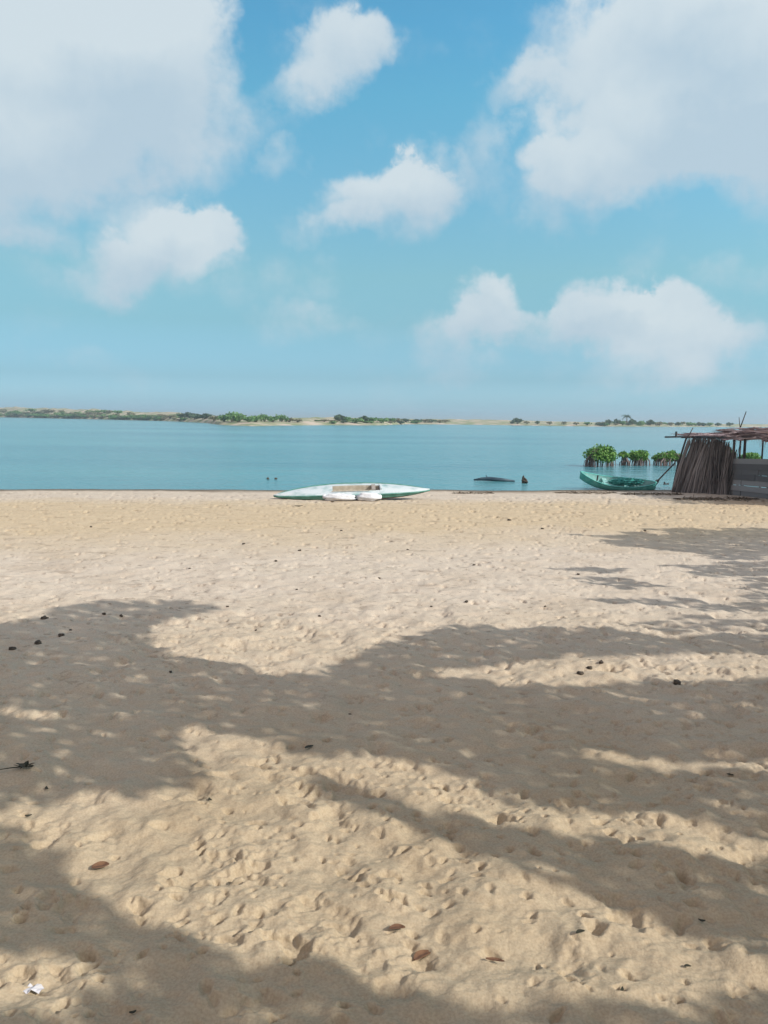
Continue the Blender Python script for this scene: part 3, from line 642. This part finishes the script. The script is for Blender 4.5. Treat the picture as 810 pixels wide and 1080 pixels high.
# ------------------------------------------------------------------ hut
def hut():
    A = Vector((10.45, 28.0)); Mx = Vector((11.78, 26.3)); B = Vector((11.95, 20.6)); C = Vector((16.2, 21.2)); D = Vector((15.4, 29.4))
    o = empty('hut', (Mx.x, Mx.y, ground(Mx.x, Mx.y))); org = Vector(o.location)
    r = random.Random(5)
    def g(p): return Vector((p.x, p.y, ground(p.x, p.y)))
    # reed wall: upright fronds, leaning to the right
    q = MB(); n = 300
    for i in range(n):
        t = i/(n-1)+r.uniform(-.01, .01); p = A.lerp(Mx, t); base = g(p)+Vector((r.uniform(-.06, .06), r.uniform(-.06, .06), -.06))
        top = 2.02+r.uniform(-.22, .10)
        if t > .70: top = 2.02-.30*math.sin((t-.70)/.30*math.pi*.5)**2 + r.uniform(-.10, .05) - (.12 if t > .9 else 0)
        lean = .62*(1-t)*.95+.05+r.uniform(-.14, .14); d = (Mx-A).normalized()
        tp = Vector((p.x+d.x*lean, p.y+d.y*lean, top)) + Vector((r.uniform(-.08, .08), r.uniform(-.08, .08), 0))
        mid = (base+tp)/2+Vector((r.uniform(-.07, .07), r.uniform(-.05, .05), 0))
        w = r.uniform(.012, .034); sd = Vector((d.x, d.y, 0))
        nrm = Vector((-d.y, d.x, 0)); nrm = -nrm if nrm.y > 0 else nrm
        tw = sd+nrm*r.uniform(-.6, .6)
        vs = []
        for (pp, k) in ((base, 1.0), (mid, 1.1), (tp, .6)):
            vs += [pp-tw*w*k-org, pp+nrm*.02-org, pp+tw*w*k-org, pp-nrm*.015-org]
        fs = []
        for s_ in range(2):
            for k in range(4): fs.append((s_*4+k, s_*4+(k+1) % 4, s_*4+4+(k+1) % 4, s_*4+4+k))
        fs += [(3, 2, 1, 0), (8, 9, 10, 11)]
        q.add(vs, fs)
    q.build('reed_wall', M['reed'], o)
    # ragged bundle bulging right of centre
    q = MB()
    for i in range(40):
        p = A.lerp(Mx, r.uniform(.68, 1.0)); b0 = g(p)+Vector((-.14, -.1, 0)); tp = b0+Vector((r.uniform(-.1, .25), r.uniform(-.25, .05), r.uniform(1.0, 1.75)))
        q.tube([b0-org, (b0+tp)/2+Vector((r.uniform(-.1, .1), 0, 0))-org, tp-org], [.022, .02, .008], 5)
    q.build('reed_bundle', M['reed'], o)
    # plank wall
    q = MB(); d = (B-Mx).normalized(); nrm = Vector((-1, 0, 0)); ln = (B-Mx).length
    zb = [.0, .17, .35, .52, .70, .88, 1.06]
    for k, z in enumerate(zb):
        s0 = 0
        while s0 < ln-.05:
            s1 = min(s0+r.uniform(1.6, 2.6), ln); a = Mx+d*(s0+.01); b = Mx+d*(s1-.01)
            za = ground(a.x, a.y)+z+r.uniform(-.015, .015); zb_ = ground(b.x, b.y)+z+r.uniform(-.015, .015); hgt = r.uniform(.178, .196)
            if k == 6 and r.random() < .2: hgt *= .6
            off = Vector(((-.012 if k % 2 else .014)+r.uniform(-.003, .003), 0, 0)); th = Vector((.011, 0, 0))
            vs = []
            for (pp, zz) in ((a, za), (b, zb_)):
                P0 = Vector((pp.x, pp.y, zz))+off-org
                vs += [P0-th, P0+th, P0+th+Vector((0, 0, hgt)), P0-th+Vector((0, 0, hgt))]
            q.add(vs, [(0, 1, 5, 4), (1, 2, 6, 5), (2, 3, 7, 6), (3, 0, 4, 7), (0, 3, 2, 1), (4, 5, 6, 7)]); s0 = s1
    q.build('plank_wall', M['plank'], o)
    # posts
    def post(p, top, rad=.04, lean=(0, 0)):
        b = MB(); p3 = g(p)-org; b.tube([p3+Vector((0, 0, -.1)), p3+Vector((lean[0]*.4, lean[1]*.4, top*.5)), Vector((p3.x+lean[0], p3.y+lean[1], top-org.z))], [rad*1.1, rad, rad*.85], 8); b.build('post', M['dark_wood'], o, smooth=True)
    post(A, 2.06, .04, (.3, -.3)); post(Mx+Vector((.05, 0)), 2.12, .05); post(Mx.lerp(B, .13)+Vector((.05, 0)), 2.12, .05); post(Mx.lerp(B, .33)+Vector((.05, 0)), 2.12, .03); post(Mx.lerp(B, .41)+Vector((.05, 0)), 2.12, .03); post(Mx.lerp(B, .50)+Vector((.05, 0)), 2.14, .045)
    post(B+Vector((.05, 0)), 2.15, .05); post(C, 2.2, .05); post(D, 2.15, .05); post(A.lerp(D, .55), 2.1, .04); post(C.lerp(D, .5), 2.2, .05)
    # roof frame poles
    def pole(a, b, rad=.03, nm='roof_pole'):
        q = MB(); a = Vector(a)-org; b = Vector(b)-org; m_ = (a+b)/2+Vector((0, 0, r.uniform(-.03, .03))); q.tube([a, m_, b], [rad, rad*.95, rad*.8], 7); q.build(nm, M['dark_wood'], o, smooth=True)
    e = at_y(701, 461, 28.0)
    pole(e, (11.9, 27.4, 2.07), .03)
    pole((10.9, 27.4, 2.07), (12.0, 20.4, 2.16), .04); pole((10.8, 28.3, 2.05), (15.6, 29.6, 2.12), .04); pole((12.0, 20.6, 2.18), (16.4, 21.0, 2.22), .04); pole((11.3, 25.2, 2.14), (16, 25.6, 2.2), .035); pole((11.4, 23, 2.16), (16.1, 23.4, 2.2), .035)
    k = MB(); pt = at_y(713, 461, 27.85)-org; k.tube([pt, pt+Vector((0, 0, .20))], [.04, .035], 6); k.build('pole_knob', M['dark_wood'], o)
    pole(at_y(724, 463, 27.6), at_y(731, 451, 27.6), .02, 'stick')
    pole(at_y(780, 453, 25.6), at_y(787, 434, 25.6), .018, 'stick'); pole(at_y(780.5, 451, 25.6), at_y(779.5, 440, 25.6), .012, 'stick')
    # thatch: layers of flattened fronds, thicker to the right
    q = MB(); cs = [Vector((10.85, 27.75)), Vector((11.75, 26.0)), Vector((11.75, 20.3)), Vector((16.5, 20.8)), Vector((15.8, 29.8))]
    def inside():
        while True:
            u, v = r.random(), r.random(); p = Vector((11.0+u*5.2, 20.4+v*8.9))
            if p.y > 26 and p.x < 11.75-(p.y-26)*.5: continue
            return p
    for _ in range(1700):
        p = inside(); thick = .07+.26*min(1, max(0, (27.0-p.y)/2.0)); z = 2.10+(p.x-11)*.02+r.random()*thick
        a = r.choice([r.gauss(-1.45, .3), r.gauss(.1, .5)]); l = r.uniform(.5, 1.3); dd = Vector((math.cos(a), math.sin(a), r.uniform(-.06, .06)))
        sd = Vector((-dd.y, dd.x, r.uniform(-.5, .5)))*r.uniform(.025, .07); P0 = Vector((p.x, p.y, z))-org
        hl = dd*l*.5; up = Vector((0, 0, .015))
        q.add([P0-hl, P0+sd*.9+up, P0+hl, P0-sd*.9+up, P0-up], [(0, 1, 2, 3), (0, 4, 2, 1), (0, 3, 2, 4)])
    for _ in range(260):
        t = r.random(); e0 = (Vector((10.95, 27.6)).lerp(Vector((11.72, 26.0)), t/.3) if t < .3 else Vector((11.72, 26.0)).lerp(Vector((11.78, 20.4)), (t-.3)/.7))
        P0 = Vector((e0.x+r.uniform(-.05, .2), e0.y+r.uniform(-.1, .1), 2.10+r.uniform(0, .12)))-org; dd = Vector((r.uniform(-.5, .1), r.uniform(-.4, .2), -r.uniform(.2, 1))).normalized()*r.uniform(.12, .42)
        sd = Vector((.3, 1, 0)).normalized()*r.uniform(.012, .035); q.add([P0-sd, P0+sd, P0+dd+sd*.3, P0+dd-sd*.3], [(0, 1, 2, 3)])
    q.build('thatch', M['thatch'], o)
    # faded sheet under the thatch at the front edge
    q = MB(); nx, ny = 14, 26; vs = []
    for j in range(ny):
        for i in range(nx):
            t = j/(ny-1); y = 27.9-t*7.4; x0 = 10.95+max(0, 1-(27.9-y)/1.9)*0 + min((27.9-y)*.42, .85); x = x0+i/(nx-1)*(15.8-x0)
            z = 2.10+(x-11)*.015+.05*math.sin(x*5+y*3)+.03*math.sin(x*11-y*7); z -= .05*(1 if i == 0 else 0)
            vs.append(Vector((x, y, z))-org)
    q.add(vs, [(j*nx+i, j*nx+i+1, (j+1)*nx+i+1, (j+1)*nx+i) for j in range(ny-1) for i in range(nx-1)])
    ro = q.build('roof_sheet', M['roof_cloth'], o); ro.modifiers.new('s', 'SOLIDIFY').thickness = .02
    tag(o, 'weathered hut with reed wall, plank wall and flat thatched roof at the water edge', 'hut')
hut()

# ------------------------------------------------------------------ litter on the sand
def leaf_obj(px, py, wpx, mkey, label, curl=.5, ang=None, group=None, ratio=.45):
    p = at(px, py); sc = (p-Vector((0, 0, CAM_Z))).length/816; l = wpx*sc; q = MB(); n = 7; vs = []
    for i in range(n):
        t = i/(n-1); w = l*ratio*.5*math.sin(math.pi*(.06+.9*t))**.7; z = .004+curl*l*.22*(2*t-1)**2; y = l*.16*math.sin(t*3.1)
        for s_ in (-1, 0, 1): vs.append(((t-.5)*l, y+s_*w, z+(.25*w if s_ else 0)))
    q.add(vs, [(i*3+k, i*3+k+1, i*3+k+4, i*3+k+3) for i in range(n-1) for k in range(2)])
    o = q.build('dry_leaf', M[mkey], loc=p+Vector((0, 0, .006))); o.rotation_euler = (0, 0, random.uniform(0, 6.28) if ang is None else R(ang))
    sd = o.modifiers.new('s', 'SOLIDIFY'); sd.thickness = .003
    tag(o, label, 'leaf', group); return o
def stone_obj(px, py, wpx, seed, label, group=None):
    p = at(px, py); sc = (p-Vector((0, 0, CAM_Z))).length/816; w = wpx*sc*.5; q = MB(); q.blob((0, 0, w*.22), (w, w*.75, w*.6), seed, 12, 8, .22)
    o = q.build('dark_pebble', M['dark_stone'], smooth=True, loc=p); o.rotation_euler = (0, 0, seed); tag(o, label, 'pebble', group)
leaf_obj(446, 1012, 20, 'dry_leaf', 'curved brown dry leaf on the sunlit sand in the foreground', .35, 35)
leaf_obj(419, 982, 15, 'dry_leaf', 'pointed brown leaf just above the curved brown leaf', .3, 5)
leaf_obj(522, 1017, 17, 'dry_leaf', 'thin arched reddish leaf on the sunlit foreground sand', .5, -12, ratio=.22)
leaf_obj(612, 986, 9, 'dark_leaf', 'small dark leaf on the sunlit sand at lower right', .3, 20)
leaf_obj(106, 917, 15, 'dry_leaf', 'curled brown husk on the sand at the edge of the left shadow', .5, 20, ratio=.7)
q = MB(); p = at(20, 811); 
for (x_, y_, a, l_) in ((.06, .01, .5, .07), (.04, .02, 1.9, .06), (.02, .0, -.8, .08), (-.01, .015, 2.6, .05), (.07, -.01, -.2, .06), (.0, -.01, 3.6, .06), (.03, .01, 1.2, .075)):
    q.leaf((x_, y_, .022), (math.cos(a), math.sin(a), random.uniform(-.1, .5)), (random.uniform(-.4, .4), random.uniform(-.4, .4), 1), l_, l_*.42)
q.tube([(-.10, -.03, .010), (-.03, -.012, .014), (.03, .0, .016), (.09, -.01, .02)], [.0025, .0035, .004, .002], 5)
tag(q.build('leafy_twig', M['dark_leaf'], loc=p), 'dark leafy twig lying in the shade near the left edge', 'twig')
# white scrap
p = at(33, 1046); q = MB()
zz = [.004, .012, .006, .017, .010, .004]; vs = [((i-2.5)*.014+.004*j, (j-1)*.020*(1-.10*abs(i-2))+.003*math.sin(i*2.1), zz[i]+(.006 if (i+j) % 3 == 0 else 0)) for i in range(6) for j in range(3)]
q.add(vs, [(i*3+j, i*3+j+1, (i+1)*3+j+1, (i+1)*3+j) for i in range(5) for j in range(2)])
o = q.build('paper_scrap', M['paper'], loc=p); o.modifiers.new('s', 'SOLIDIFY').thickness = .002
tag(o, 'crumpled white paper scrap on the sand at lower left', 'paper')
GP = 'dark pebbles in the far left shade'
for i, (px, py, w) in enumerate([(47, 653, 7), (40, 679, 8), (65, 671, 7), (13, 685, 7), (74, 664, 4), (110, 648, 5), (128, 650, 4)]):
    stone_obj(px, py, w, 60+i, 'dark pebble in the shade at the far left of the sand', GP)
stone_obj(714, 721, 9, 80, 'dark pebble at the upper edge of the right shadow')
for i, (px, py, w) in enumerate([(612, 711, 7), (622, 705, 6), (634, 699, 6)]): stone_obj(px, py, w, 81+i, 'dark pebble in the sunlit streak right of centre', 'three dark pebbles in the sunlit streak')
for i, (px, py, w) in enumerate([(537, 549, 6), (572, 558, 5), (492, 635, 6), (291, 592, 5), (316, 581, 5), (257, 574, 5), (337, 650, 5), (500, 596, 4), (610, 606, 5), (180, 709, 5), (369, 754, 5), (313, 622, 4), (455, 640, 4), (240, 640, 4), (360, 560, 4), (96, 556, 4), (200, 600, 4), (575, 640, 4), (680, 560, 5), (400, 610, 4), (430, 580, 4), (270, 665, 4)]):
    stone_obj(px, py, w*.75, 100+i, 'small dark bit scattered on the open sand in the middle distance', 'dark bits scattered over the open sand')
leaf_obj(326, 790, 10, 'dark_leaf', 'dark leaf at the lower edge of the central shadow', .3, 40)
leaf_obj(315, 534.5, 9, 'dark_leaf', 'dark leaf on the sand in front of the left end of the white canoe', .4, 0)
for i, (px, py) in enumerate([(740, 973), (725, 1022), (140, 1070), (50, 833), (222, 845), (770, 820), (655, 1046), (30, 862)]):
    leaf_obj(px, py, 6, 'dark_leaf', 'tiny dark leaf fragment on the foreground sand', .3, None, 'tiny leaf fragments in the foreground')

# ------------------------------------------------------------------ trees outside the frame, right of and behind the camera: their crowns shade the sand
SHADE = [
 ([(-150, 668), (0, 660), (45, 654), (55, 638), (110, 633), (200, 636), (238, 643), (190, 650), (155, 662), (150, 678), (185, 690), (230, 700), (300, 706), (345, 700), (375, 688), (410, 675), (460, 665), (520, 660), (570, 661), (640, 664), (700, 668), (1100, 678),
   (1100, 890), (810, 880), (760, 868), (700, 855), (600, 845), (540, 838), (500, 822), (450, 808), (400, 798), (350, 800), (320, 793), (290, 780), (260, 780), (235, 770), (192, 768), (195, 790), (225, 802), (215, 820), (150, 838), (100, 835), (60, 845), (0, 855), (-150, 860)], 1.0),
 ([(330, 816), (365, 820), (400, 830), (440, 845), (490, 858), (540, 870), (600, 880), (650, 888), (700, 900), (760, 906), (1100, 912), (1100, 1080), (815, 1015), (805, 990), (740, 975), (680, 955), (620, 938), (560, 925), (500, 890), (450, 870), (400, 855), (345, 830)], 1.0),
 ([(-150, 870), (0, 868), (40, 880), (70, 900), (90, 940), (130, 960), (165, 972), (200, 980), (215, 1000), (260, 1015), (300, 1010), (350, 1018), (390, 1035), (405, 1046), (500, 1055), (600, 1060), (700, 1052), (1100, 1044), (1100, 1250), (-150, 1250), (-150, 1090), (30, 1078), (100, 1055), (160, 1038), (215, 1026), (140, 1020), (100, 1005), (50, 992), (-150, 985)], 1.0),
 ([(600, 560), (650, 562), (700, 560), (1100, 548), (1100, 594), (760, 588), (700, 581), (650, 572)], .85),
 ([(575, 598), (620, 597), (665, 602), (620, 605)], .8), ([(690, 597), (740, 593), (1100, 590), (1100, 608), (760, 607)], .75),
 ([(600, 612), (650, 610), (705, 616), (650, 619)], .6), ([(605, 631), (660, 629), (760, 635), (1100, 634), (1100, 655), (760, 646), (690, 640)], .75), ([(780, 610), (1100, 606), (1100, 640), (790, 640)], .6), ([(640, 655), (720, 652), (1100, 655), (1100, 668), (720, 664)], .5)]
LIT = [[(1100, 686), (700, 688), (600, 692), (520, 697), (470, 702), (460, 708), (480, 713), (540, 723), (600, 723), (680, 718), (740, 714), (1100, 706)],
       [(605, 791), (700, 795), (1100, 806), (1100, 828), (720, 808), (640, 801)], [(0, 746), (60, 747), (110, 753), (60, 758), (0, 757)],
       [(240, 1062), (280, 1055), (340, 1056), (385, 1066), (340, 1078), (260, 1078)], [(640, 1066), (720, 1064), (810, 1068), (900, 1080), (720, 1078)], [(395, 1068), (430, 1066), (440, 1085), (395, 1085)]]
def pip(px, py, poly):
    c = np.zeros(px.shape, bool); n = len(poly)
    for i in range(n):
        x0, y0 = poly[i]; x1, y1 = poly[(i+1) % n]
        if y0 == y1: continue
        k = ((y0 > py) != (y1 > py)) & (px < (x1-x0)*(py-y0)/(y1-y0)+x0); c ^= k
    return c
def shade_trees():
    st = .085; gx, gy = np.meshgrid(np.arange(-7, 16, st), np.arange(.9, 18, st))
    gx = gx.ravel()+rng.uniform(-.5, .5, gx.size)*st; gy = gy.ravel()+rng.uniform(-.5, .5, gy.size)*st
    gz = prof(gx, gy); px, py, c = project(gx, gy, gz)
    px = px+4*(vnoise(gx*2.2, gy*2.2, 3)-.5)*2; py = py+4*(vnoise(gx*2.2+9, gy*2.2, 4)-.5)*2
    dens = np.zeros(gx.shape)
    for poly, d in SHADE: dens = np.maximum(dens, d*pip(px, py, poly))
    for poly in LIT: dens[pip(px, py, poly)] = 0
    dens[(px > 1090) | (px < -140)] = 0
    keep = rng.random(gx.size) < dens
    gx, gy, gz, py = gx[keep], gy[keep], gz[keep], py[keep]
    # crown height above the ground varies smoothly across each crown
    hz = 3.4+1.6*vnoise(gx/1.6, gy/1.6, 8)+rng.uniform(-.35, .35, gx.size)
    for _ in range(12):
        L_ = hz/math.sin(SUN_EL)
        P = np.stack([gx+SUN.x*L_, gy+SUN.y*L_, gz+SUN.z*L_], -1)
        a_, b_, c_ = project(P[:, 0], P[:, 1], P[:, 2]); bad = (c_ > 0) & (a_ < 1250) & (a_ > -400) & (b_ > -300)
        if not bad.any(): break
        hz = np.where(bad, hz*1.12, hz)
    grp = np.where(gy > 9.4, 2, np.where(gy < 3.3+.0*gx, 0, 1))
    labels = ['broad leafy tree behind the camera shading the nearest sand at the bottom', 'broad leafy tree right of the camera shading the middle of the sand', 'thin leafy tree far to the right casting streaks of shade below the hut']
    for gi in range(3):
        Q = P[grp == gi]
        if not len(Q): continue
        cen = Q.mean(0); base = Vector((cen[0], cen[1], ground(cen[0], cen[1]))); r = empty('shade_tree', base); b = MB(); rs = random.Random(gi)
        for p in Q:
            for _ in range(3 if gi == 0 else (3 if rs.random() < .4 else 2)):
                v = Vector(p)+rvec(rs)*.03-base; b.leaf(v, rvec(rs)+Vector((0, 0, -.3)), SUN+rvec(rs)*.7, rs.uniform(.12, .19), rs.uniform(.06, .10))
        b.build('crown', M['tree_leaf'], r)
        t = MB(); t.tube([(0, 0, -.3), (.1, -.05, 1.2), (0, 0, 2.6)], [.20, .15, .12], 10); t.build('trunk', M['bark'], r, smooth=True)
        # limbs to spread points of the crown
        for k in range(9):
            for _try in range(60):
                e = Vector(Q[rs.randrange(len(Q))])-base; s0 = Vector((0, 0, rs.uniform(1.9, 2.6))); mid = s0.lerp(e, .5)+Vector((0, 0, .3))
                pts = [s0.lerp(mid, i/8) for i in range(9)]+[mid.lerp(e, i/8) for i in range(9)]
                g_ = np.array([list(p_+base) for p_ in pts]); tt = (g_[:, 2]-.45)/SUN.z; X_ = g_[:, 0]-SUN.x*tt; Y_ = g_[:, 1]-SUN.y*tt
                a_, b_, c_ = project(X_, Y_, np.full(X_.shape, .45)); vis = (c_ > .3) & (a_ > -20) & (a_ < 830) & (b_ < 1100)
                ok = np.zeros(a_.shape, bool)
                for poly, d_ in SHADE: ok |= pip(a_, b_, poly)
                for poly in LIT: ok &= ~pip(a_, b_, poly)
                if (ok | ~vis).all(): break
            else: continue
            t = MB(); t.tube([s0, mid, e], [.07, .045, .015], 7); t.build('limb', M['bark'], r, smooth=True)
        tag(r, labels[gi], 'tree')
shade_trees()

def haze():
    b = MB(); b.box((0, 14000, 3.5), (31000, 0, 0), (0, 16500, 0), (0, 0, 16.5))
    Mt = bpy.data.materials.new('haze'); Mt.use_nodes = True; N = Mt.node_tree.nodes; L = Mt.node_tree.links
    for n in list(N):
        if n.type == 'BSDF_PRINCIPLED': N.remove(n)
    v = N.new('ShaderNodeVolumePrincipled'); v.inputs['Color'].default_value = (.72, .90, 1, 1); v.inputs['Density'].default_value = .0005; v.inputs['Anisotropy'].default_value = .2
    L.new(v.outputs[0], N['Material Output'].inputs['Volume'])
    tag(b.build('haze', Mt), kind='stuff', label='thin sea haze over the lagoon', cat='haze')
haze()
